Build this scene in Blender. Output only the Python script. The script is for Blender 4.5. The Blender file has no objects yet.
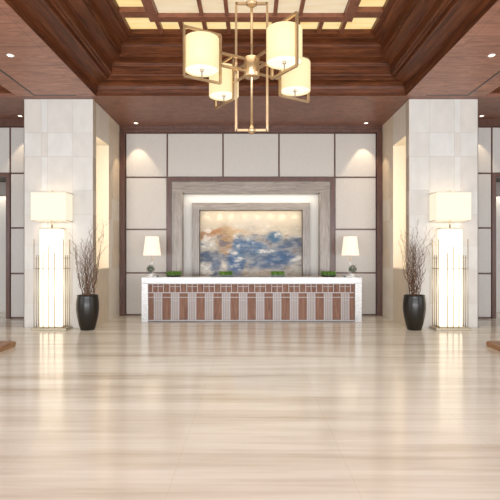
import bpy, bmesh, math, random
from mathutils import Vector, Matrix, noise
random.seed(7)
PI = math.pi
SC = bpy.context.scene
COL = SC.collection

def lin(c):
    return tuple(((v/255)/12.92 if v/255 <= .04045 else ((v/255+.055)/1.055)**2.4) for v in c)

# ------------------------------------------------------------------ camera, world, light, exposure
cd = bpy.data.cameras.new('camera'); cam = bpy.data.objects.new('camera', cd); COL.objects.link(cam)
cam.location = (0, 0, 1.6); cam.rotation_euler = (PI/2, 0, 0)
cd.sensor_width = 36; cd.lens = 34.56; cd.shift_x = -0.002; cd.shift_y = 0.014
cd.clip_start = 0.1; cd.clip_end = 200
SC.camera = cam
SC.view_settings.view_transform = 'Standard'; SC.view_settings.look = 'None'
SC.view_settings.gamma = 1; SC.view_settings.use_curve_mapping = False
SC.view_settings.exposure = 0.2
W = bpy.data.worlds.new('world'); SC.world = W; W.use_nodes = True
W.node_tree.nodes['Background'].inputs[0].default_value = (.86, .93, 1, 1)
W.node_tree.nodes['Background'].inputs[1].default_value = 1.0

def area(name, loc, rot, sx, sy, power, color, spread=180):
    l = bpy.data.lights.new(name, 'AREA'); l.shape = 'RECTANGLE'; l.size = sx; l.size_y = sy
    l.energy = power; l.color = color; l.spread = math.radians(spread)
    o = bpy.data.objects.new(name, l); COL.objects.link(o); o.location = loc; o.rotation_euler = rot
    return o
def point(name, loc, power, color, r=.05):
    l = bpy.data.lights.new(name, 'POINT'); l.energy = power; l.color = color; l.shadow_soft_size = r
    o = bpy.data.objects.new(name, l); COL.objects.link(o); o.location = loc; return o
def spot(name, loc, target, power, color, ang=50, blend=.6, r=.03):
    l = bpy.data.lights.new(name, 'SPOT'); l.energy = power; l.color = color
    l.spot_size = math.radians(ang); l.spot_blend = blend; l.shadow_soft_size = r
    o = bpy.data.objects.new(name, l); COL.objects.link(o); o.location = loc
    d = Vector(target)-Vector(loc); o.rotation_euler = d.to_track_quat('-Z', 'Y').to_euler(); return o
WARM = (1, .80, .56); SOFT = (1, .90, .76)
# daylight through the tall glazed entrance front behind the camera
area('entrance_daylight', (0, -5.6, 2.7), (PI/2, 0, 0), 15, 4.8, 900, (.80, .90, 1))
area('added_side_fill_left', (-10.8, 2, 2.6), (PI/2, 0, -PI/2), 9, 4.2, 260, (.93, .96, 1))  # added fill lamp out of view, not a known window
area('added_side_fill_right', (10.8, 2, 2.6), (PI/2, 0, PI/2), 9, 4.2, 260, (.93, .96, 1))  # same added fill on the right, no known window either

# added low fill lamp, tilted up to brighten the wood ceiling
area('added_ceiling_upfill', (0, -5.4, .5), (math.radians(122), 0, 0), 15, 1.2, 800, (.98, .98, 1), 150)
# light of the luminous coffer ceiling
area('coffer_light', (0, 7.05, 5.94), (0, 0, 0), 4.4, 4.4, 70, (1, .96, .9), 105)
area('added_front_fill', (0, -1, 5.1), (0, 0, 0), 6, 5, 60, (1, .95, .88), 150)  # added overhead fill behind the view to lift the floor, no coffer there
# ------------------------------------------------------------------ materials
def mat(name, base=(200, 200, 200), rough=.5, metal=0, spec=.5, emit=None, es=0, coat=0):
    m = bpy.data.materials.new(name); m.use_nodes = True
    p = m.node_tree.nodes['Principled BSDF']
    p.inputs['Base Color'].default_value = (*lin(base), 1)
    p.inputs['Roughness'].default_value = rough; p.inputs['Metallic'].default_value = metal
    p.inputs['Specular IOR Level'].default_value = spec
    p.inputs['Coat Weight'].default_value = coat
    if emit:
        p.inputs['Emission Color'].default_value = (*lin(emit), 1); p.inputs['Emission Strength'].default_value = es
    return m
def nd(m, t, **k):
    n = m.node_tree.nodes.new(t)
    for a, v in k.items(): setattr(n, a, v)
    return n
def lk(m, a, b): m.node_tree.links.new(a, b)
def coords(m, scale=(1, 1, 1), rot=(0, 0, 0)):
    t = nd(m, 'ShaderNodeTexCoord'); mp = nd(m, 'ShaderNodeMapping')
    mp.inputs['Scale'].default_value = scale; mp.inputs['Rotation'].default_value = rot
    lk(m, t.outputs['Object'], mp.inputs['Vector']); return mp.outputs['Vector'], t.outputs['Object']
def ramp(m, fac, stops):
    r = nd(m, 'ShaderNodeValToRGB'); e = r.color_ramp.elements
    while len(e) < len(stops): e.new(.5)
    for i, (p, c) in enumerate(stops):
        e[i].position = p; e[i].color = (*lin(c), 1)
    lk(m, fac, r.inputs[0]); return r.outputs[0]
def noisy(m, stops, scale=(1, 1, 1), ns=4, detail=5, rough=.6, rot=(0, 0, 0), dist=0, bump=0):
    v, _ = coords(m, scale, rot)
    n = nd(m, 'ShaderNodeTexNoise'); n.inputs['Scale'].default_value = ns
    n.inputs['Detail'].default_value = detail; n.inputs['Roughness'].default_value = rough
    n.inputs['Distortion'].default_value = dist
    lk(m, v, n.inputs['Vector'])
    c = ramp(m, n.outputs['Fac'], stops)
    p = m.node_tree.nodes['Principled BSDF']; lk(m, c, p.inputs['Base Color'])
    if bump:
        b = nd(m, 'ShaderNodeBump'); b.inputs['Strength'].default_value = bump; b.inputs['Distance'].default_value = .01
        lk(m, n.outputs['Fac'], b.inputs['Height']); lk(m, b.outputs[0], p.inputs['Normal'])
    return m, c, p
def mth(m, op, a, b=None):
    n = nd(m, 'ShaderNodeMath', operation=op)
    for i, v in enumerate((a, b)):
        if v is None: continue
        if isinstance(v, (int, float)): n.inputs[i].default_value = v
        else: lk(m, v, n.inputs[i])
    return n.outputs[0]
def joint_mask(m, comp, period, off, width):
    # 1 on thin lines every `period` metres
    a = mth(m, 'ADD', comp, off); a = mth(m, 'DIVIDE', a, period); f = mth(m, 'FRACT', a)
    return mth(m, 'LESS_THAN', f, width/period)
def mixc(m, fac, a, b):
    n = nd(m, 'ShaderNodeMix', data_type='RGBA'); lk(m, fac, n.inputs[0])
    for i, v in ((6, a), (7, b)):
        if isinstance(v, tuple): n.inputs[i].default_value = (*lin(v), 1)
        else: lk(m, v, n.inputs[i])
    return n.outputs[2]

# floor : vein-cut cream travertine with streaks running across the hall
M_floor = mat('travertine_floor', rough=.13, spec=.3)
def make_floor():
    m = M_floor; p = m.node_tree.nodes['Principled BSDF']
    v, o = coords(m, (.16, 1.9, 1))
    n = nd(m, 'ShaderNodeTexNoise'); n.inputs['Scale'].default_value = 1.6; n.inputs['Detail'].default_value = 7
    n.inputs['Roughness'].default_value = .62; lk(m, v, n.inputs['Vector'])
    c1 = ramp(m, n.outputs['Fac'], [(.30, (192, 180, 162)), (.43, (213, 207, 195)), (.56, (226, 223, 213)), (.75, (231, 229, 221))])
    v2, _ = coords(m, (.35, 14, 1))
    n2 = nd(m, 'ShaderNodeTexNoise'); n2.inputs['Scale'].default_value = 1.5; n2.inputs['Detail'].default_value = 4; lk(m, v2, n2.inputs['Vector'])
    c2 = ramp(m, n2.outputs['Fac'], [(.3, (224, 214, 196)), (.55, (248, 245, 237)), (.8, (253, 251, 246))])
    mx = nd(m, 'ShaderNodeMix', data_type='RGBA', blend_type='MULTIPLY'); mx.inputs[0].default_value = .4
    lk(m, c1, mx.inputs[6]); lk(m, c2, mx.inputs[7])
    s = nd(m, 'ShaderNodeSeparateXYZ'); lk(m, o, s.inputs[0])
    j = mth(m, 'MAXIMUM', joint_mask(m, s.outputs[0], 1.3, 50*1.3+.57, .006), joint_mask(m, s.outputs[1], 1.3, .3, .006))
    j = mth(m, 'MULTIPLY', j, .14)
    c = mixc(m, j, mx.outputs[2], (150, 128, 108))
    lk(m, c, p.inputs['Base Color'])
    r = nd(m, 'ShaderNodeMapRange'); r.inputs['To Min'].default_value = .09; r.inputs['To Max'].default_value = .17
    lk(m, n.outputs['Fac'], r.inputs[0]); lk(m, r.outputs[0], p.inputs['Roughness'])
make_floor()

def wood(name, stops, scale, rough=.35, joints=None, rot=(0, 0, 0), dist=.6):
    m = mat(name, rough=rough)
    m, c, p = noisy(m, stops, scale, 3.2, 7, .62, rot, dist)
    if joints:
        t = nd(m, 'ShaderNodeTexCoord'); s = nd(m, 'ShaderNodeSeparateXYZ'); lk(m, t.outputs['Object'], s.inputs[0])
        jm = None
        for ax, per, off, w in joints:
            k = joint_mask(m, s.outputs[ax], per, off, w)
            jm = k if jm is None else mth(m, 'MAXIMUM', jm, k)
        jm = mth(m, 'MULTIPLY', jm, .7)
        lk(m, mixc(m, jm, c, (48, 28, 20)), p.inputs['Base Color'])
    return m
WS = [(.25, (104, 66, 50)), (.45, (140, 94, 73)), (.6, (162, 112, 89)), (.8, (186, 134, 108))]
WD = [(.25, (52, 26, 12)), (.5, (92, 50, 28)), (.8, (126, 74, 44))]
M_ceil = wood('walnut_ceiling_veneer', WS, (.55, 2.6, 1), .38, [(1, .8, .67, .012), (0, 2.4, 24+1.2, .006)], rot=(0, 0, .75), dist=1.4)
M_ceilb = wood('walnut_soffit_veneer', [(.25, (98, 62, 48)), (.5, (124, 82, 64)), (.8, (146, 98, 78))], (1.5, 1.5, 1), .42)
M_mold = wood('dark_walnut_moulding', WD, (.5, .5, 5), .42)
M_moldy = wood('dark_walnut_moulding_lengthwise', WD, (5, .35, 5), .42)
for _m in (M_mold, M_moldy): _m.node_tree.nodes['Principled BSDF'].inputs['Specular IOR Level'].default_value = .22
M_beam = wood('red_walnut_beam', [(.25, (96, 56, 38)), (.5, (122, 74, 52)), (.8, (140, 90, 64))], (2, 2, 2), .4)
M_trim = wood('dark_walnut_trim', [(.25, (64, 38, 28)), (.5, (86, 54, 41)), (.8, (102, 68, 52))], (4, 4, .6), .35)
M_deskwood = wood('walnut_desk_front', [(.25, (100, 68, 52)), (.5, (126, 90, 72)), (.8, (150, 112, 92))], (9, 2, .9), .5)
M_deskwood.node_tree.nodes['Principled BSDF'].inputs['Specular IOR Level'].default_value = .2
M_plinth = wood('honey_walnut_plinth', [(.25, (110, 74, 46)), (.5, (146, 106, 70)), (.8, (176, 138, 98))], (7, .8, 7), .35)
# fabric wall panels with a fine weave
M_panel = mat('woven_wall_covering', rough=.42, spec=.45)
M_panel, _, _p = noisy(M_panel, [(.3, (178, 171, 163)), (.5, (187, 181, 174)), (.7, (195, 190, 183))], (3, 3, 40), 5, 4, .6, bump=.03)
M_stonef = mat('silver_grey_travertine', rough=.32)
noisy(M_stonef, [(.3, (112, 99, 86)), (.5, (140, 127, 114)), (.7, (160, 148, 136))], (.9, 1, 9), 3, 7, .65, dist=.4)
M_stonev = mat('silver_grey_travertine_upright', rough=.32)
noisy(M_stonev, [(.3, (112, 99, 86)), (.5, (140, 127, 114)), (.7, (160, 148, 136))], (9, 1, .9), 3, 7, .65, dist=.4)
M_cream = mat('cream_plaster', (210, 206, 198), .6)
M_nichecream = mat('niche_cream_stone', (226, 214, 192), .5)
M_desk = mat('white_speckled_marble', rough=.22)
noisy(M_desk, [(.3, (172, 170, 167)), (.5, (196, 195, 193)), (.7, (208, 207, 205))], (1, 1, 1.6), 14, 6, .7)
M_nickel = mat('satin_nickel', (222, 216, 210), .28, 1)
M_grille = mat('brushed_champagne_lattice', (176, 167, 163), .45, .15)
M_infill = mat('pale_silver_glass', (156, 143, 136), .45, .05)
M_brass = mat('champagne_brass', (205, 172, 128), .33, .85)
noisy(M_brass, [(.3, (186, 156, 118)), (.7, (208, 180, 142))], (1, 1, 1), 6, 3)
M_lampmetal = mat('pale_champagne_metal', (186, 174, 152), .42, .7)
M_black = mat('black_lacquer', (22, 20, 19), .3)
M_vase = mat('charcoal_glazed_ceramic', rough=.35, spec=.3, coat=.1)
noisy(M_vase, [(.3, (20, 16, 11)), (.6, (34, 28, 20)), (.8, (56, 47, 34))], (1, 1, 1), 30, 4, .7, bump=.12)
M_soil = mat('dark_pot_soil', (38, 30, 24), .9)
M_branch = mat('dry_willow_bark', rough=.7)
noisy(M_branch, [(.3, (66, 42, 26)), (.7, (116, 82, 56))], (1, 1, 3), 12, 3)
M_grass = mat('clipped_green_grass', rough=.6)
noisy(M_grass, [(.3, (66, 98, 26)), (.6, (100, 138, 46)), (.8, (138, 172, 74))], (1, 1, 1), 40, 3)
M_tray = mat('dark_green_planter_tray', (46, 52, 34), .4)
M_leaf = mat('grey_green_leaves', rough=.5)
noisy(M_leaf, [(.3, (54, 66, 52)), (.6, (84, 98, 78)), (.8, (120, 130, 106))], (1, 1, 1), 50, 3)
M_pot = mat('white_ceramic', (240, 238, 234), .25)
M_grey = mat('grey_ceiling_paint', (150, 140, 132), .7)
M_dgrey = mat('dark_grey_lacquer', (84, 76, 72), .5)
M_glassy = bpy.data.materials.new('clear_crystal'); M_glassy.use_nodes = True
def mk_glass(m):
    nt = m.node_tree; p = nt.nodes['Principled BSDF']; out = nt.nodes['Material Output']
    p.inputs['Base Color'].default_value = (.9, .88, .85, 1); p.inputs['Roughness'].default_value = .05
    t = nd(m, 'ShaderNodeBsdfTransparent'); mx = nd(m, 'ShaderNodeMixShader'); mx.inputs[0].default_value = .16
    lk(m, t.outputs[0], mx.inputs[1]); lk(m, p.outputs[0], mx.inputs[2]); lk(m, mx.outputs[0], out.inputs[0])
mk_glass(M_glassy)
def glow(name, col, s, base=(150, 138, 118)):
    return mat(name, base, .6, emit=col, es=s)
M_shade = glow('lit_cream_silk_shade', (255, 228, 165), .66)
M_shade2 = glow('lit_pleated_shade', (255, 242, 220), .80)
M_shade3 = glow('lit_box_lampshade', (255, 243, 218), .70)
M_diff = glow('lit_shade_diffuser', (255, 246, 228), .9)
M_column = glow('lit_white_acrylic', (255, 240, 214), 1.5)
M_lens = glow('lit_downlight_lens', (255, 236, 205), 6)
M_skyb = glow('backlit_ceiling_panel_border', (255, 224, 150), .72)
M_skyc = glow('backlit_ceiling_panel_centre', (240, 218, 182), .60)
def panel_grain(m, a, b):
    p = m.node_tree.nodes['Principled BSDF']; v, _ = coords(m, (1, 6, 1))
    n = nd(m, 'ShaderNodeTexNoise'); n.inputs['Scale'].default_value = 1.5; n.inputs['Detail'].default_value = 4; lk(m, v, n.inputs['Vector'])
    lk(m, ramp(m, n.outputs['Fac'], [(.35, a), (.65, b)]), p.inputs['Emission Color'])
panel_grain(M_skyb, (250, 212, 128), (255, 234, 172)); panel_grain(M_skyc, (236, 212, 172), (244, 226, 196))
# pier stone: colour comes from a per-block tone
M_pier = mat('cream_limestone_blocks', rough=.4)
def mk_pier(m):
    p = m.node_tree.nodes['Principled BSDF']; a = nd(m, 'ShaderNodeAttribute'); a.attribute_name = 'tone'
    v, _ = coords(m, (1, 1, .6)); n = nd(m, 'ShaderNodeTexNoise'); n.inputs['Scale'].default_value = 5; n.inputs['Detail'].default_value = 6
    lk(m, v, n.inputs['Vector']); c = ramp(m, n.outputs['Fac'], [(.3, (214, 213, 210)), (.7, (224, 223, 221))])
    mx = nd(m, 'ShaderNodeMix', data_type='RGBA', blend_type='MULTIPLY'); mx.inputs[0].default_value = 1
    lk(m, a.outputs['Color'], mx.inputs[6]); lk(m, c, mx.inputs[7]); lk(m, mx.outputs[2], p.inputs['Base Color'])
mk_pier(M_pier)
M_paint = mat('abstract_mural_paint', rough=.55)
def mk_paint(m):
    p = m.node_tree.nodes['Principled BSDF']; a = nd(m, 'ShaderNodeAttribute'); a.attribute_name = 'tone'
    lk(m, a.outputs['Color'], p.inputs['Base Color'])
mk_paint(M_paint)

# ------------------------------------------------------------------ mesh helpers
class MB:
    def __init__(s): s.bm = bmesh.new(); s.col = s.bm.loops.layers.float_color.new('tone')
    def box(s, x0, x1, y0, y1, z0, z1, tone=(1, 1, 1), mtx=None):
        x0, x1 = sorted((x0, x1)); y0, y1 = sorted((y0, y1)); z0, z1 = sorted((z0, z1))
        P = [Vector(p) for p in ((x0,y0,z0),(x1,y0,z0),(x1,y1,z0),(x0,y1,z0),(x0,y0,z1),(x1,y0,z1),(x1,y1,z1),(x0,y1,z1))]
        if mtx: P = [mtx @ p for p in P]
        v = [s.bm.verts.new(p) for p in P]
        for f in ((3,2,1,0),(4,5,6,7),(0,1,5,4),(1,2,6,5),(2,3,7,6),(3,0,4,7)):
            fc = s.bm.faces.new([v[i] for i in f])
            for l in fc.loops: l[s.col] = (*tone, 1)
        return s
    def tube(s, pts, r, n=8, cap=True):
        pts = [Vector(p) for p in pts]; rr = r if isinstance(r, (list, tuple)) else [r]*len(pts)
        rings = []; up = None
        for i, p in enumerate(pts):
            d = (pts[min(i+1, len(pts)-1)]-pts[max(i-1, 0)]).normalized()
            if up is None: up = d.orthogonal().normalized()
            else:
                up = (up-d*up.dot(d))
                up = up.normalized() if up.length > 1e-6 else d.orthogonal().normalized()
            b = d.cross(up)
            rings.append([s.bm.verts.new(p+(up*math.cos(2*PI*k/n)+b*math.sin(2*PI*k/n))*rr[i]) for k in range(n)])
        for a, b in zip(rings, rings[1:]):
            for k in range(n):
                f = s.bm.faces.new((a[k], a[(k+1)%n], b[(k+1)%n], b[k])); f.smooth = n > 5
        if cap: s.bm.faces.new(rings[0][::-1]); s.bm.faces.new(rings[-1])
        return s
    def bar(s, a, b, w, h=None):
        # square bar between two points
        a, b = Vector(a), Vector(b); h = h or w; d = (b-a); L = d.length; d.normalize()
        up = Vector((0, 0, 1)) if abs(d.z) < .9 else Vector((0, 1, 0))
        x = d.cross(up).normalized(); z = x.cross(d)
        m = Matrix((x, d, z)).transposed().to_4x4(); m.translation = a
        return s.box(-w/2, w/2, 0, L, -h/2, h/2, mtx=m)
    def lathe(s, prof, n=32, c=(0, 0), closed=False, smooth=True, sx=1):
        rings = []
        for r, z in prof:
            if r < 1e-5: rings.append([s.bm.verts.new((c[0], c[1], z))])
            else: rings.append([s.bm.verts.new((c[0]+sx*r*math.cos(2*PI*k/n), c[1]+r*math.sin(2*PI*k/n), z)) for k in range(n)])
        pr = list(zip(rings, rings[1:]))
        if closed: pr.append((rings[-1], rings[0]))
        for a, b in pr:
            for k in range(n):
                k2 = (k+1) % n
                vs = ([a[0]] if len(a) == 1 else [a[k], a[k2]]) + ([b[0]] if len(b) == 1 else [b[k2], b[k]])
                if len(vs) > 2: f = s.bm.faces.new(vs); f.smooth = smooth
        return s
    def quad(s, pts, tone=(1, 1, 1)):
        f = s.bm.faces.new([s.bm.verts.new(p) for p in pts])
        for l in f.loops: l[s.col] = (*tone, 1)
        return s
    def build(s, name, m, parent=None, bevel=0, solid=True):
        if solid: bmesh.ops.recalc_face_normals(s.bm, faces=s.bm.faces)
        me = bpy.data.meshes.new(name); s.bm.to_mesh(me); s.bm.free(); me.materials.append(m)
        o = bpy.data.objects.new(name, me); COL.objects.link(o)
        if parent: o.parent = parent
        if bevel:
            b = o.modifiers.new('bevel', 'BEVEL'); b.width = bevel; b.segments = 2; b.limit_method = 'ANGLE'
        return o
def tag(o, label, cat, group=None):
    o['label'] = label; o['category'] = cat
    if group: o['group'] = group
    return o
def thing(name, loc, label, cat, group=None, rz=0):
    o = bpy.data.objects.new(name, None); COL.objects.link(o); o.location = loc; o.rotation_euler = (0, 0, rz)
    o.empty_display_size = .2
    return tag(o, label, cat, group)
def struct(o): o['kind'] = 'structure'; return o
def copy_tree(o, parent=None):
    c = o.copy(); COL.objects.link(c)
    if parent: c.parent = parent
    for ch in o.children: copy_tree(ch, c)
    return c

# ------------------------------------------------------------------ room shell
ZC = 5.17
struct(MB().box(-11, 11, -6, 15, -.1, 0).build('floor', M_floor))
CX, CB, CF = 3.44, 10.64, 3.4       # coffer opening: half width, back edge, front edge
RX, RB, RF = 5.2, 10.7, 3.4         # side bay recess
c = MB()
for s in (-1, 1):
    c.box(s*CX, s*RX, -6, CB, ZC, ZC+.08)
    c.box(s*RX, s*11, -6, RF, ZC, ZC+.08)
c.box(-CX, CX, -6, CF, ZC, ZC+.08)
struct(c.build('ceiling', M_ceil))
c = MB().box(-11, 11, RB, 13.3, ZC, ZC+.08).box(-RX, RX, CB, RB, ZC, ZC+.08)
struct(c.build('ceiling_soffit', M_ceilb))
for s, nm in ((-1, 'left'), (1, 'right')):
    c = MB().box(s*RX, s*11, RF, RB, ZC+.42, ZC+.5)
    c.box(s*(RX-.03), s*RX, RF, RB, ZC+.08, ZC+.42).box(s*RX, s*11, RB, RB+.03, ZC+.08, ZC+.42).box(s*RX, s*11, RF-.03, RF, ZC+.08, ZC+.42)
    struct(c.build('ceiling_side_recess_'+nm, M_moldy))
    # shallow groove lines inlaid in the wood
    g = MB().box(s*4.81, s*4.765, 3, 10.62, ZC-.004, ZC+.01).box(s*4.81, s*3.86, 10.575, 10.62, ZC-.004, ZC+.01)
    struct(g.build('trim_ceiling_groove_'+nm, M_black))

# coffer moulding: profile (inset, z)
def arc(i0, z0, i1, z1, n=8, mode='cove'):
    out = []
    for k in range(n+1):
        t = k/n*PI/2
        if mode == 'cove': out.append((i0+(i1-i0)*(1-math.cos(t)), z0+(z1-z0)*math.sin(t)))
        else: out.append((i0+(i1-i0)*math.sin(t), z0+(z1-z0)*(1-math.cos(t))))
    return out
prof = [(0, ZC+.08), (0, ZC), (.012, ZC), (.012, 5.2), (.03, 5.2), (.03, 5.22), (.045, 5.22)] + [(.05, 5.26), (.055, 5.31), (.07, 5.36), (.10, 5.40), (.15, 5.425), (.22, 5.435), (.30, 5.435), (.33, 5.43)] + \
       [(.33, 5.40), (.345, 5.39), (.37, 5.39), (.385, 5.40), (.385, 5.455), (.41, 5.455), (.415, 5.445), (.435, 5.44), (.455, 5.45), (.46, 5.48), (.50, 5.49), (.50, 5.64), (.505, 5.66)] + arc(.52, 5.67, .69, 5.73) + \
       [(.72, 5.73), (.72, 5.775), (.735, 5.79), (.76, 5.79), (.76, 5.93)] + arc(.76, 5.93, .90, 6.01) + [(.95, 6.02), (.95, 6.045), (1.04, 6.06), (1.04, 6.24)]
def side(nm, axis, sign, m):
    b = MB(); rows = []
    for i, z in prof:
        x0, x1, y0, y1 = -CX+i, CX-i, CF+i, CB-i
        if axis == 'x': p = [(sign*(CX-i), y0, z), (sign*(CX-i), y1, z)]
        else: yy = y1 if sign > 0 else y0; p = [(x0, yy, z), (x1, yy, z)]
        rows.append([b.bm.verts.new(q) for q in p])
    for k, (a, c2) in enumerate(zip(rows, rows[1:])):
        f = b.bm.faces.new((a[0], a[1], c2[1], c2[0]))
        f.smooth = False
    return struct(b.build(nm, m, solid=False))
side('trim_coffer_left', 'x', -1, M_moldy); side('trim_coffer_right', 'x', 1, M_moldy)
side('trim_coffer_back', 'y', 1, M_mold); side('trim_coffer_front', 'y', -1, M_mold)
# luminous grid
IX, IB, IF = CX-1.04, CB-1.04, CF+1.04
grid = MB()
z0, z1 = 6.06, 6.2
RGX, RGB, RGF = 1.79, 8.86, 5.18    # lowered ring beam
zr = 5.98
for s in (-1, 1): grid.box(s*(RGX-.09), s*(RGX+.09), RGF-.09, RGB+.09, zr, z1+.02)
for y in (RGB, RGF): grid.box(-RGX+.09, RGX-.09, y-.09, y+.09, zr, z1+.02)
thin = (-.9, -.44, .44, .9)
for x in thin: grid.box(x-.035, x+.035, RGF, RGB, zr+.02, z1)
for x in (-RGX, -1.35)+thin+(1.35, RGX):
    grid.box(x-.038, x+.038, RGB+.08, IB, z0, z1).box(x-.038, x+.038, IF, RGF-.08, z0, z1)
cy = (RGB+RGF)/2
thy = [cy+t for t in thin]
for y in thy: grid.box(-RGX, RGX, y-.035, y+.035, zr+.02, z1)
for y in [RGB, RGF]+thy:
    for s in (-1, 1): grid.box(s*(RGX+.08), s*IX, y-(.12 if y in (RGB, RGF) else .038), y+(.09 if y in (RGB, RGF) else .038), z0, z1)
grid = struct(grid.build('ceiling_light_grid', M_beam))
struct(MB().box(-IX-.1, IX+.1, IF-.1, IB+.1, z1+.06, z1+.1).build('ceiling_coffer_top', M_beam))
xs_c = [-RGX+.1]+[t for t in thin]+[RGX-.1]; ys_c = [RGF+.09]+thy+[RGB-.09]
def lp(x0, x1, y0, y1, z, m): MB().box(x0, x1, y0, y1, z, z+.01).build('light_panel', m, grid)
for a, b in zip(xs_c, xs_c[1:]):
    for c0, c1 in zip(ys_c, ys_c[1:]): lp(a, b, c0, c1, zr+.08, M_skyc)
bx = [-RGX, -1.35, -.9, -.44, .44, .9, 1.35, RGX]
for a, b in zip(bx, bx[1:]):
    lp(a, b, RGB+.09, IB, z0+.1, M_skyb); lp(a, b, IF, RGF-.09, z0+.1, M_skyb)
yb = [IF, RGF]+thy+[RGB, IB]
for a, b in zip(yb, yb[1:]):
    for s in (-1, 1): lp(s*RGX, s*IX, a, b, z0+.1, M_skyb)

# ---- back wall, centre bay
BW = 13.15
wall = MB().box(-3.6, -2.17, BW, BW+.15, 0, ZC).box(2.17, 3.6, BW, BW+.15, 0, ZC).box(-2.17, 2.17, BW, BW+.15, 3.66, ZC)
wall = struct(wall.build('wall_back', M_trim))
def panel(x0, x1, za, zb, y=BW, parent=None):
    g = .022
    MB().box(x0+g, x1-g, y-.025, y, za+g, zb-g).build('wall_panel', M_panel, parent, bevel=.006)
colx = [-3.43, -2.29, -.765, .765, 2.29, 3.43]; zt = 4.99
for a, b in zip(colx, colx[1:]): panel(a, b, 3.778, zt, parent=wall)
for a, b in ((colx[0], colx[1]), (colx[4], colx[5])):
    for za, zb in ((.02, 1.165), (1.165, 2.355), (2.355, 3.778)): panel(a, b, za, zb, parent=wall)
struct(MB().box(-3.57, 3.57, BW-.09, BW, zt, ZC).box(-3.57, 3.57, BW-.13, BW-.09, 5.08, ZC).build('trim_cornice_centre', M_trim))
for s, nm in ((-1, 'left'), (1, 'right')):
    struct(MB().box(s*3.43, s*3.57, BW-.12, BW, 0, zt).build('trim_post_'+nm, M_trim))
f = MB()
for s in (-1, 1): f.box(s*2.17, s*2.29, BW-.07, BW+.02, 0, 3.778)
f.box(-2.17, 2.17, BW-.07, BW+.02, 3.66, 3.778)
struct(f.build('trim_niche_border', M_trim))
# stone surround
f = MB().box(-2.17, 2.17, BW-.03, BW+.35, 3.36, 3.66)
struct(f.build('trim_stone_surround_top', M_stonef))
f = MB()
for s in (-1, 1): f.box(s*1.893, s*2.17, BW-.03, BW+.35, 0, 3.36)
struct(f.build('trim_stone_surround_sides', M_stonev))
NB = BW+.35
f = MB()                                    # cream recess back around the inner opening
for s in (-1, 1): f.box(s*1.45, s*2.0, NB, NB+.1, 0, 3.6)
f.box(-1.45, 1.45, NB, NB+.1, 2.92, 3.6)
struct(f.build('wall_niche', M_cream))
f = MB()
for s in (-1, 1): f.box(s*1.45, s*1.655, NB-.06, NB+.28, 0, 2.92)
struct(f.build('trim_inner_frame_sides', M_stonev))
struct(MB().box(-1.655, 1.655, NB-.06, NB+.28, 2.92, 3.12).build('trim_inner_frame_top', M_stonef))
struct(MB().box(-1.7, 1.7, NB+.28, NB+.34, 0, 3.2).build('wall_niche_back', M_cream))
area('mural_wash', (0, NB+.08, 2.91), (math.radians(12), 0, 0), 2.8, .06, 2.4, SOFT)
area('niche_cove_light', (0, BW+.17, 3.35), (0, 0, 0), 3.7, .08, 8, SOFT)
for i, x in enumerate((-1.26, -.9, -.54, -.18, .18, .54, .9, 1.26)):
    spot('mural_spot', (x, NB+.17, 2.91), (x, NB+.22, 2.5), 2.4, SOFT, 82, .8, .015)

# ---- side bay walls with openings
SW = 12.5
for s, nm in ((-1, 'left'), (1, 'right')):
    w = MB().box(s*5.0, s*6.26, SW, SW+.15, 0, ZC).box(s*6.26, s*9.4, SW, SW+.15, 3.775, ZC).box(s*9.4, s*11, SW, SW+.15, 0, ZC)
    w = struct(w.build('wall_bay_'+nm, M_trim))
    xs = sorted((s*5.0, s*6.26)); x2 = sorted((s*6.26, s*7.8)); x3 = sorted((s*7.8, s*9.4))
    for za, zb in ((.02, 1.17), (1.17, 2.355), (2.355, 3.775), (3.775, 4.985)): panel(*xs, za, zb, SW, w)
    panel(*x2, 3.775, 4.985, SW, w); panel(*x3, 3.775, 4.985, SW, w)
    struct(MB().box(s*5.0, s*11, SW-.09, SW, 4.985, ZC).build('trim_cornice_bay_'+nm, M_trim))
    f = MB().box(s*6.26, s*6.36, SW-.05, SW+.2, 0, 3.775).box(s*6.36, s*9.3, SW-.05, SW+.2, 3.69, 3.775).box(s*9.3, s*9.4, SW-.05, SW+.2, 0, 3.775)
    struct(f.build('door_frame_'+nm, M_trim))
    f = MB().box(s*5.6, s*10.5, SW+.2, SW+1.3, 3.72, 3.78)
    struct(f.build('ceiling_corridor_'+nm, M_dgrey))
    f = MB().box(s*5.6, s*10.5, SW+1.1, SW+1.3, 3.34, 3.72)
    struct(f.build('wall_corridor_header_'+nm, M_grey))
    f = MB().box(s*5.6, s*10.5, SW+1.5, SW+1.55, 0, 3.72).box(s*10.5, s*10.55, SW+.2, SW+1.55, 0, 3.72).box(s*5.55, s*5.6, SW+.2, SW+1.55, 0, 3.72)
    struct(f.build('wall_corridor_'+nm, M_cream))
    struct(MB().box(s*7.0, s*6.62, SW+1.35, SW+1.5, 0, 2.95).build('trim_corridor_panel_'+nm, M_stonev))
    area('corridor_cove', (s*7.8, SW+1.42, 3.6), (0, 0, 0), 4, .1, 28, SOFT)
    struct(MB().box(s*11, s*11.1, -6, 15, 0, .5).box(s*11, s*11.1, -6, 15, 4.8, 5.8).box(s*11, s*11.1, 7, 15, .5, 4.8).box(s*11, s*11.1, -6, -3, .5, 4.8).build('wall_'+nm, M_cream))

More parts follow.
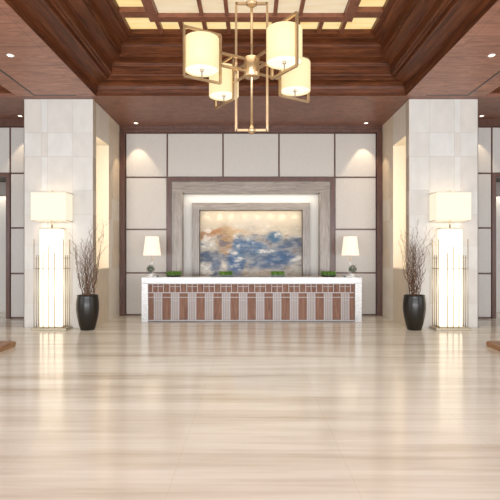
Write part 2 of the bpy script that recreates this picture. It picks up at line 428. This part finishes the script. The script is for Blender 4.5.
# ---- stone piers with a lit slot
PF, PI_, PO = 10.85, 3.57, 5.135
rows = [0, .54, 1.31, 1.85, 2.56, 3.1, 3.87, 4.41, ZC-.003]
WARMS = [(226, 206, 178), (244, 236, 222), (222, 198, 168), (252, 246, 236), (214, 190, 158), (232, 208, 176)]
COOLS = [(228, 224, 218), (231, 228, 223), (228, 222, 215), (233, 231, 227)]
def pier(s, nm):
    rnd = random.Random(11)
    b = MB(); core = lin((196, 182, 164)); t = .012
    xi, xo = PI_+t, PO-t; pf = PF+t; pb = BW-.01
    def bx_(x0, x1, y0, y1, za, zb): b.box(s*x0, s*x1, y0, y1, za, zb, core)
    zc = ZC-.003
    bx_(xi, xo, pf, 11.07, 0, zc); bx_(xi, xo, 12.06, pb, 0, zc); bx_(4.02, xo, 11.07, 12.06, 0, zc)
    bx_(xi, 4.02, 11.07, 12.06, 0, 1.31); bx_(xi, 4.02, 11.07, 12.06, 4.41, zc)
    g = .0012
    for k, (za, zb) in enumerate(zip(rows, rows[1:])):
        cols = [PI_, 4.03, 4.60, 4.74, PO]
        for i, (a, c2) in enumerate(zip(cols, cols[1:])):
            b.box(s*(a+(t if i == 0 else g)), s*(c2-g), PF, pf, za+g, zb-g, lin(COOLS[(i*3+k*k) % 4]))
        ys = [(PF, 11.07), (11.07, 12.06), (12.06, 12.42 if k % 2 else 12.3), (12.42 if k % 2 else 12.3, BW-.13)]
        for i, (a, c2) in enumerate(ys):
            if i == 1 and 1.3 < (za+zb)/2 < 4.4: continue
            tone = tuple(v*.5+q*.5 for v, q in zip(rnd.choice(WARMS), (252, 240, 222)))
            if i == 0: b.box(s*PI_, s*xi, a, c2-g, za+g, zb-g, lin((198, 180, 158) if 1.3 < za < 4.0 and k % 2 else (216, 202, 184)))
            else: b.box(s*PI_, s*xi, a+g, c2-g, za+g, zb-g, lin(tone))
        b.box(s*xo, s*PO, PF, SW-.1, za+g, zb-g, lin((226, 220, 208)))
    p = struct(b.build('wall_pier_'+nm, M_pier))
    # lining of the slot
    l = MB()
    l.box(s*PI_, s*4.02, 12.045, 12.06, 1.31, 4.41).box(s*4.0, s*4.02, 11.07, 12.045, 1.31, 4.41)
    l.box(s*PI_, s*4.0, 11.07, 12.045, 1.31, 1.325).box(s*PI_, s*4.0, 11.07, 12.045, 4.395, 4.41)
    struct(l.build('wall_pier_slot_'+nm, M_nichecream))
    area('slot_light', (s*3.78, 11.09, 2.86), (-PI/2, 0, 0), .3, 2.9, 34, (.93, .96, 1))
pier(-1, 'left'); pier(1, 'right')

# ------------------------------------------------------------------ mural
def mural():
    w, z0, z1 = 1.45, .9, 2.92
    nx, nz = 300, 200
    blobs = [ # u, v, ru, rv, colour, weight
        (.25,.46,.085,.20,(178,136,84),1.0), (.05,.36,.09,.05,(176,122,72),1.3), (.33,.30,.16,.05,(200,164,118),.8), (.17,.30,.08,.05,(176,116,62),1.0),
        (.51,.50,.15,.10,(72,106,140),1.3), (.55,.60,.22,.09,(108,122,134),1.2), (.34,.74,.07,.13,(44,92,138),1.4), (.39,.55,.06,.15,(58,102,142),1.1),
        (.71,.34,.08,.05,(56,102,132),1.6), (.92,.42,.14,.045,(84,96,108),1.2), (.76,.66,.16,.065,(40,86,128),1.5), (.93,.60,.12,.08,(130,122,118),1.2),
        (.66,.78,.20,.05,(84,106,134),1.0), (.06,.62,.10,.06,(70,86,108),1.3), (.15,.80,.06,.12,(88,104,128),1.1), (.86,.50,.15,.05,(76,98,128),1.0),
        (.05,.49,.09,.05,(228,222,210),1.5), (.06,.83,.08,.09,(232,226,214),1.4), (.24,.86,.06,.08,(222,212,196),1.2), (.62,.45,.12,.03,(206,182,150),1.0),
        (.55,.90,.22,.06,(196,182,164),.8), (.85,.86,.20,.07,(190,180,168),.9), (.50,.20,.22,.12,(212,198,176),.7), (.25,.62,.07,.08,(176,140,102),1.2)]
    L = [(a, b_+(.06 if e[2] > e[0] else 0), c_*(1.1 if e[2] > e[0] else .9), d*(1.3 if e[2] > e[0] else 1), Vector(lin(e)), f) for a, b_, c_, d, e, f in blobs]
    base = Vector(lin((214, 196, 166))); base2 = Vector(lin((196, 184, 166)))
    b = MB(); V = []; Cc = []
    y = NB+.25
    for j in range(nz+1):
        for i in range(nx+1):
            u, v = i/nx, j/nz
            vv = v*1.07    # the desk hides the lowest part
            q = Vector((u*5, vv*3.2, 3.7))
            du = noise.fractal(q, .85, 2.1, 7)*.05; dv = noise.fractal(q+Vector((9, 3, 1)), .85, 2.1, 7)*.07
            uu, w2 = u+du, vv+dv
            col = base.lerp(base2, min(1, max(0, vv*1.1))); 
            tot = .16; acc = col*tot
            for a, bb, c_, d, e, f in L:
                k = ((uu-a)/c_)**2+((w2-bb)/d)**2
                if k < 6: g = f*math.exp(-k*1.25); g = g*g*2.0; acc = acc+e*g; tot += g
            col = acc/tot
            st = noise.fractal(Vector((u*26-vv*9, vv*34, 1)), .8, 2, 4)
            st2 = noise.fractal(Vector((u*7, vv*9, 5)), 1, 2, 5)
            amp = .05 if vv < .22 else .12
            st3 = noise.fractal(Vector((u*11+vv*6, vv*17-u*5, 8)), .7, 2.1, 6)
            if vv > .36 and st3 > 0: col = col.lerp(Vector(lin((158, 160, 160))), min(.5, st3*1.0))
            if vv > .36 and st3 < -.12: col = col.lerp(Vector(lin((34, 70, 106))), min(.5, (-st3-.12)*1.8)) if col.z > col.x else col.lerp(Vector(lin((120, 96, 72))), min(.4, (-st3-.12)*1.5))
            k = 1+amp*st+amp*st2*1.2
            if vv > .22 and st2 > .38: col = col.lerp(Vector(lin((230, 222, 208))), min(.7, (st2-.38)*2))
            if vv > .35 and st2 < -.3: col = col.lerp(Vector(lin((70, 90, 124))), min(.5, (-st2-.3)*2))
            Cc.append(tuple(max(0, min(1, t*k)) for t in col))
            V.append(b.bm.verts.new((-w+2*w*u, y, z1-(z1-z0)*v)))
    for j in range(nz):
        for i in range(nx):
            ids = (j*(nx+1)+i, j*(nx+1)+i+1, (j+1)*(nx+1)+i+1, (j+1)*(nx+1)+i)
            fc = b.bm.faces.new([V[k] for k in ids][::-1])
            for l, k in zip(fc.loops, ids[::-1]): l[b.col] = (*Cc[k], 1)
    t = thing('abstract_painting', (0, 0, 0), 'wide abstract painting in blue, ochre and cream, lit inside the stone framed niche', 'painting')
    b.build('painted_canvas', M_paint, t, solid=False)
    MB().box(-w, w, y+.002, y+.028, z0, z1).build('backing_board', M_cream, t)
mural()

# ------------------------------------------------------------------ reception desk
DF = 11.82
def desk():
    t = thing('reception_desk', (0.015, DF, 0), 'long white marble reception desk with silver lattice over walnut front', 'reception desk')
    H, T, D = 1.1, .155, .62; hw = 2.715
    MB().box(-hw, hw, 0, D, H-T, H).build('countertop', M_desk, t, bevel=.006)
    for s in (-1, 1): MB().box(s*(hw-.165), s*hw, 0, D, 0, H-T).build('side_panel', M_desk, t, bevel=.006)
    iw = hw-.166
    MB().box(-iw, iw, .075, .11, .05, H-T-.001).build('front_panel', M_deskwood, t)
    MB().box(-iw, iw, .09, .14, 0, .049).build('toe_kick', M_black, t)
    inf = MB(); g = MB()
    def hb(z, x0=-iw, x1=iw, w=.012): g.box(x0, x1, .028, .046, z-w/2, z+w/2)
    def vb(x, za, zb, w=.013): g.box(x-w/2, x+w/2, .03, .05, za, zb)
    for z, w in ((H-T-.008, .014), (.718, .02), (.605, .014), (.035, .022)): hb(z, w=w)
    for k in range(-6, 6):
        x = .21+.42*k
        inf.box(x-.088, x+.088, .060, .074, .05, .7)
        hb(.872, x-.133, x+.133, .011); hb(.53, x-.095, x+.095, .011)
        for d in (-.133, 0, .133): vb(x+d, .718, H-T-.008)
        for d, w in ((-.095, .018), (-.042, .010), (.02, .010), (.095, .018)): vb(x+d, .03, .718, w)
    inf.build('glass_infill', M_infill, t)
    # short stand-off pins that hold the lattice off the wood
    pins = g
    for k in range(-6, 7):
        for z in (.035, .718): pins.box(.42*k-.006, .42*k+.006, .046, .075, z-.006, z+.006)
    g.build('metal_lattice', M_grille, t)
desk()
def grass_box(x, w, label, round_=False):
    t = thing('grass_planter', (x, DF+.30, 1.1), label, 'planter', 'clipped grass planters on the desk')
    h = .05; d = .16
    if round_: MB().lathe([(0, 0), (w*.82, 0), (w, h), (w*.97, h), (w*.97, h-.006), (0, h-.006)], 28).build('tray', M_tray, t)
    else: MB().box(-w, w, -d/2, d/2, 0, h).build('tray', M_tray, t, bevel=.004)
    rnd = random.Random(int(x*100)); g = MB()
    n = 900
    for i in range(n):
        if round_:
            a = rnd.random()*2*PI; r = w*.97*math.sqrt(rnd.random()); px, py = r*math.cos(a), r*math.sin(a)
        else: px, py = rnd.uniform(-w, w)*.98, rnd.uniform(-d/2, d/2)*.97
        a = rnd.random()*PI; ww = .006; hh = rnd.uniform(.075, .092); dx, dy = math.cos(a)*ww, math.sin(a)*ww
        lx, ly = rnd.uniform(-.007, .007), rnd.uniform(-.007, .007)
        v = [g.bm.verts.new(p) for p in ((px-dx, py-dy, h-.006), (px+dx, py+dy, h-.006), (px+lx+dx*.5, py+ly+dy*.5, h+hh), (px+lx-dx*.5, py+ly-dy*.5, h+hh))]
        g.bm.faces.new(v)
    g.build('grass', M_grass, t, solid=False)
grass_box(-1.95, .19, 'round clipped grass planter beside the left table lamp', True)
grass_box(-.632, .165, 'rectangular clipped grass planter left of the desk centre')
grass_box(.675, .165, 'rectangular clipped grass planter right of the desk centre')
grass_box(1.955, .19, 'round clipped grass planter beside the right table lamp', True)

def table_lamp(x, side_):
    t = thing('table_lamp', (x, DF+.36, 1.1), 'lit table lamp with tapered cream shade on the %s end of the desk' % side_, 'lamp', 'table lamps on the desk')
    MB().box(-.11, .11, -.08, .08, 0, .02).build('base', M_pot, t, bevel=.004)
    MB().lathe([(.0, .02), (.035, .02), (.05, .08), (.065, .18), (.06, .27), (.03, .36), (.014, .40), (0, .40)], 24).build('lamp_body', M_glassy, t)
    MB().lathe([(0, .40), (.013, .40), (.013, .46), (.007, .47), (.007, .60), (.03, .60), (.03, .68), (0, .69)], 12).build('stem', M_brass, t)
    n = 48; pr = [(.222, .54), (.163, 1.02)]
    b = MB(); R = []
    for r, z in pr+[(pr[1][0]-.004, pr[1][1]), (pr[0][0]-.004, pr[0][1])]:
        R.append([b.bm.verts.new(((r+.0025*(k % 2))*math.cos(2*PI*k/n), (r+.0025*(k % 2))*math.sin(2*PI*k/n), z)) for k in range(n)])
    for a, c in zip(R, R[1:]+R[:1]):
        for k in range(n): b.bm.faces.new((a[k], a[(k+1) % n], c[(k+1) % n], c[k]))
    b.build('lamp_shade', M_shade2, t)
    point('table_lamp_bulb', (x, DF+.36, 1.1+.75), 2.5, WARM, .04)
table_lamp(-2.51, 'left'); table_lamp(2.52, 'right')
def topiary(x, side_):
    t = thing('potted_plant', (x, DF+.14, 1.1), 'small round grey-green plant in white pot in front of %s table lamp' % side_, 'plant', 'small potted plants on the desk')
    MB().lathe([(0, 0), (.04, 0), (.052, .085), (.047, .085), (.044, .075), (0, .075)], 4, smooth=False).build('pot', M_pot, t, bevel=.003)
    rnd = random.Random(3); g = MB()
    for i in range(420):
        v = Vector((rnd.gauss(0, 1), rnd.gauss(0, 1), rnd.gauss(0, 1))).normalized()*rnd.uniform(.06, .112)
        c = v+Vector((0, 0, .20)); a = Vector((rnd.gauss(0, 1), rnd.gauss(0, 1), rnd.gauss(0, 1))).normalized()*.014
        bb = v.normalized().cross(a)*.9
        vs = [g.bm.verts.new(c+q) for q in (-a, bb*.8, a, -bb*.8)]; g.bm.faces.new(vs)
    g.build('foliage', M_leaf, t, solid=False)
    MB().tube([(0, 0, .07), (.004, 0, .12), (0, 0, .17)], .006, 6).build('stem', M_branch, t)
topiary(-2.50, 'left'); topiary(2.53, 'right')
for x, sd in ((-2.32, 'left'), (2.33, 'right')):
    b = MB().box(x-.03, x+.03, DF+.10, DF+.14, 1.1, 1.106).box(x-.025, x+.025, DF+.118, DF+.124, 1.106, 1.14)
    tag(b.build('card_holder', M_black), 'tiny black card holder on the desk near the %s potted plant' % sd, 'card holder', 'card holders on the desk')

# ------------------------------------------------------------------ floor lamps
def floor_lamp(s, side_):
    cx, cy = s*4.405, 10.63
    t = thing('floor_lamp', (cx, cy, 0), 'tall floor lamp with box shade and metal rods before the %s stone pier' % side_, 'lamp', 'tall rod floor lamps')
    MB().box(-.375, .375, -.20, .20, 0, .05).build('base_plate', M_lampmetal, t, bevel=.004)
    MB().box(-.27, .27, -.13, .13, .05, .075).build('plinth_plate', M_lampmetal, t, bevel=.003)
    col = MB().box(-.235, .235, -.09, .09, .075, 2.21).build('light_column', M_column, t)
    MB().box(-.25, .25, -.105, .105, 2.21, 2.235).build('column_cap', M_lampmetal, t)
    MB().tube([(0, 0, 2.235), (0, 0, 2.46)], .018, 12).build('pole', M_lampmetal, t)
    # box shade open above and below
    b = MB(); W2, D2, za, zb, th = .378, .205, 2.40, 3.01, .006
    b.box(-W2, W2, -D2, -D2+th, za, zb).box(-W2, W2, D2-th, D2, za, zb).box(-W2, -W2+th, -D2+th, D2-th, za, zb).box(W2-th, W2, -D2+th, D2-th, za, zb)
    sh = b.build('lamp_shade', M_shade3, t)
    b = MB()
    for z in (za, zb):
        for y in (-1, 1): b.bar((-W2-.004, y*D2, z), (W2+.004, y*D2, z), .012)
        for x in (-1, 1): b.bar((x*W2, -D2, z), (x*W2, D2, z), .012)
    b.box(-W2, W2, -.006, .006, zb-.03, zb-.02)
    b.tube([(0, 0, 2.46), (0, 0, zb+.03)], .008, 8).tube([(0, 0, zb+.03), (0, 0, zb+.06)], .016, 8)
    b.build('shade_rim', M_lampmetal, sh)
    rx, ry0, ry1 = .32, -.175, .175
    rods = [(-rx, ry0, 1.99), (rx, ry0, 1.99), (-rx, ry1, 1.99), (rx, ry1, 1.99), (-.125, ry0, 1.69), (.125, ry0, 1.69), (0, ry0, 1.83),
            (-rx, -.06, 1.64), (rx, -.06, 1.64), (-rx, .06, 1.64), (rx, .06, 1.64)]
    for x, y, z in rods: MB().tube([(x, y, .05), (x, y, z)], .0095, 8).build('rod', M_lampmetal, t)
    b = MB()
    for y in (ry0, ry1): b.tube([(-rx-.02, y, 1.345), (rx+.02, y, 1.345)], .006, 6)
    for x in (-rx, rx):
        b.tube([(x, ry0, 1.345), (x, ry1, 1.345)], .006, 6); b.tube([(x, ry0, 1.575), (x, ry1, 1.575)], .006, 6)
    b.tube([(-rx, ry1, 1.575), (rx, ry1, 1.575)], .005, 6)
    b.build('cross_rail', M_lampmetal, t)
    for dx in (-.18, .18): point('floor_lamp_bulb', (cx+dx, cy, 2.72), 4, WARM, .06)
floor_lamp(-1, 'left'); floor_lamp(1, 'right')

# ------------------------------------------------------------------ vases with branches
def vase(s, side_):
    x, y = s*3.60, 10.58
    t = thing('floor_vase', (x, y, 0), 'tall charcoal glazed floor vase at the inner corner of the %s pier' % side_, 'vase', 'charcoal floor vases')
    MB().lathe([(0, 0), (.145, 0), (.155, .012), (.19, .14), (.225, .30), (.243, .46), (.243, .58), (.232, .68), (.222, .735), (.225, .76), (.212, .765), (.205, .74), (.222, .60), (.18, .45), (0, .45)], 48).build('vase_body', M_vase, t)
    MB().lathe([(0, .62), (.214, .62), (.214, .60), (0, .60)], 32).build('filler', M_soil, t)
    bt = thing('dry_branches', (x, y, .625), 'bunch of curly dry willow branches standing in the %s charcoal vase' % side_, 'branches', 'dry willow branches')
    rnd = random.Random(21 if s < 0 else 22)
    def grow(b, p, d, L, r, lvl):
        pts = [p.copy()]; rr = [r]; n = max(6, int(L/.05)); step = L/n
        ph = rnd.random()*6.28; fr = rnd.uniform(18, 34); am = rnd.uniform(.5, 1.0)*(1 if lvl else .7)
        ax = Vector((rnd.gauss(0, 1), rnd.gauss(0, 1), 0)).normalized()
        for k in range(n):
            w = ax*math.sin(ph+fr*k*step)*am+Vector((rnd.gauss(0, .14), rnd.gauss(0, .14), 0))
            dd = (d+w+Vector((0, 0, .12))).normalized(); p = p+dd*step
            if p.z < 1.0:
                rad = Vector((p.x, p.y, 0)); lim = .16 if p.z < .25 else .19+.10*min(1, p.z-.25)
                if rad.length > lim: p.x *= lim/rad.length; p.y *= lim/rad.length
            p.y = min(p.y, .21)
            pts.append(p.copy()); rr.append(max(.0022, r*(1-.75*(k+1)/n)))
            if lvl < 2 and k > 2 and rnd.random() < (.30 if lvl == 0 else .18):
                nd_ = (d+Vector((rnd.gauss(0, .6), rnd.gauss(0, .4), .35))).normalized()
                grow(b, p.copy(), nd_, L*rnd.uniform(.25, .45), rr[-1]*.7, lvl+1)
        b.tube(pts, rr, 5)
    for i in range(19):
        a = rnd.random()*2*PI; q = rnd.random()**.7
        b = MB(); p = Vector((math.cos(a)*.09*q, math.sin(a)*.09*q, 0))
        lean = .26*q; d = Vector((math.cos(a)*lean, math.sin(a)*lean*.6, 1)).normalized()
        grow(b, p, d, rnd.uniform(.95, 1.45), .0095, 0)
        b.build('branch', M_branch, bt)
vase(-1, 'left'); vase(1, 'right')

# ------------------------------------------------------------------ chandelier
def chandelier():
    t = thing('chandelier', (0.01, 7.17, 3.47), 'large champagne brass chandelier with four lit drum shades under the coffered ceiling', 'chandelier')
    o = -3.47
    def Z(z): return z+o
    w, hx = .034, .232
    b = MB()
    for x in (-hx, hx): b.box(x-w/2, x+w/2, -w/2, w/2, Z(3.475), Z(5.40))
    for z in (3.492, 5.383): b.box(-hx, hx, -w/2, w/2, Z(z)-w/2, Z(z)+w/2)
    b.build('frame', M_brass, t)
    MB().lathe([(0, Z(5.33)), (.03, Z(5.33)), (.085, Z(5.37)), (.085, Z(5.405)), (.03, Z(5.43)), (0, Z(5.43))], 24).build('upper_boss', M_brass, t)
    MB().tube([(0, 0, Z(3.49)), (0, 0, Z(6.0))], .019, 12).build('rod', M_brass, t)
    MB().lathe([(0, Z(6.02)), (.1, Z(6.02)), (.11, Z(6.06)), (.11, Z(6.1)), (0, Z(6.1))], 24).build('canopy', M_brass, t)
    MB().lathe([(0, Z(3.42)), (.018, Z(3.43)), (.02, Z(3.45)), (.055, Z(3.465)), (.06, Z(3.51)), (.03, Z(3.535)), (.03, Z(3.56)), (0, Z(3.57))], 20).build('finial', M_brass, t)
    MB().lathe([(0, Z(4.28)), (.105, Z(4.28)), (.115, Z(4.29)), (.115, Z(4.565)), (.105, Z(4.575)), (0, Z(4.575))], 32).build('hub', M_brass, t)
    # one arm and its shade, built along +X then copied round
    def lamp(ang):
        m = Matrix.Rotation(math.radians(ang), 4, 'Z')
        b = MB(); r0, r1, za, zb, q = .52, 1.08, Z(4.10), Z(4.79), .032
        def bb(x0, x1, y0, y1, z0_, z1_): b.box(x0, x1, y0, y1, z0_, z1_, mtx=m)
        bb(r0-q/2, r0+q/2, -q/2, q/2, za, zb); bb(r1-q/2, r1+q/2, -q/2, q/2, za, zb)
        bb(r0, r1, -q/2, q/2, za-q/2, za+q/2); bb(r0, r1, -q/2, q/2, zb-q/2, zb+q/2)
        for z in (4.54, 4.36): bb(.11, r0, -q/2, q/2, Z(z)-q/2, Z(z)+q/2)
        fr = b.build('shade_frame', M_brass, t)
        cx, cy, _ = m @ Vector((.81, 0, 0)); R = .242; R2 = R-.006
        sh = MB().lathe([(R, Z(4.225)), (R, Z(4.67)), (R2, Z(4.67)), (R2, Z(4.225))], 48, (cx, cy), closed=True).build('lamp_shade', M_shade, t)
        MB().lathe([(0, Z(4.245)), (R2-.001, Z(4.245)), (R2-.001, Z(4.25)), (0, Z(4.25))], 40, (cx, cy)).build('diffuser', M_diff, sh)
        MB().lathe([(0, Z(4.12)), (.009, Z(4.12)), (.009, Z(4.21)), (.026, Z(4.215)), (.026, Z(4.245)), (0, Z(4.245))], 14, (cx, cy)).build('shade_finial', M_lampmetal, sh)
        wx, wy = cx+t.location.x, cy+t.location.y
        point('chandelier_bulb', (wx, wy, 4.5), 2.5, WARM, .06)
    for a in (210, 303, 32, 124): lamp(a)
chandelier()

# ------------------------------------------------------------------ downlights
def downlight(x, y, label, tgt=None, power=60, ang=55):
    t = thing('ceiling_downlight', (x, y, ZC), label, 'downlight', 'recessed ceiling downlights')
    MB().lathe([(.04, -.006), (.06, -.008), (.068, -.002), (.068, 0), (.04, 0)], 24, closed=True).build('trim_ring', M_pot, t)
    MB().lathe([(0, -.003), (.04, -.003), (.04, 0), (0, 0)], 20).build('lens', M_lens, t)
    spot('downlight_beam', (x, y, ZC-.02), tgt or (x, y, 0), power, WARM, ang, .25, .02)
for s, nm in ((-1, 'left'), (1, 'right')):
    downlight(s*4.26, 8.5, 'recessed downlight in the wood ceiling in front of the %s pier' % nm)
    downlight(s*3.07, 12.8, 'small recessed downlight in the soffit at the %s end above the desk wall' % nm, (s*3.07, 12.78, 0), 95, 60)
    downlight(s*5.84, 12.15, 'recessed downlight in the side bay soffit beyond the %s pier' % nm, (s*5.84, 12.18, 0), 60, 60)
# ------------------------------------------------------------------ wooden plinths at the picture edges
for s, nm in ((-1, 'left'), (1, 'right')):
    b = MB(); xi = 4.20; yb = 8.64
    P = [(xi+.04, 6.2), (xi, 6.26), (xi, yb-.06), (xi+.06, yb), (6.0, yb), (6.0, 6.2)]
    for z0_, z1_, k in ((0, .092, 0),):
        lo = [b.bm.verts.new((s*(p[0]+.012), p[1] if p[1] < 7 else p[1]-.012, z0_)) for p in P]; hi = [b.bm.verts.new((s*p[0], p[1], z1_*.75)) for p in P]; tp = [b.bm.verts.new((s*(p[0]+.012), p[1], z1_)) for p in P]
        for A, B in ((lo, hi), (hi, tp)):
            for i in range(6): b.bm.faces.new((A[i], A[(i+1) % 6], B[(i+1) % 6], B[i]))
        b.bm.faces.new(lo); b.bm.faces.new(tp)
    tag(b.build('wooden_plinth', M_plinth), 'corner of a low honey brown wooden plinth on the floor at the %s edge' % nm, 'plinth', 'low wooden plinths')
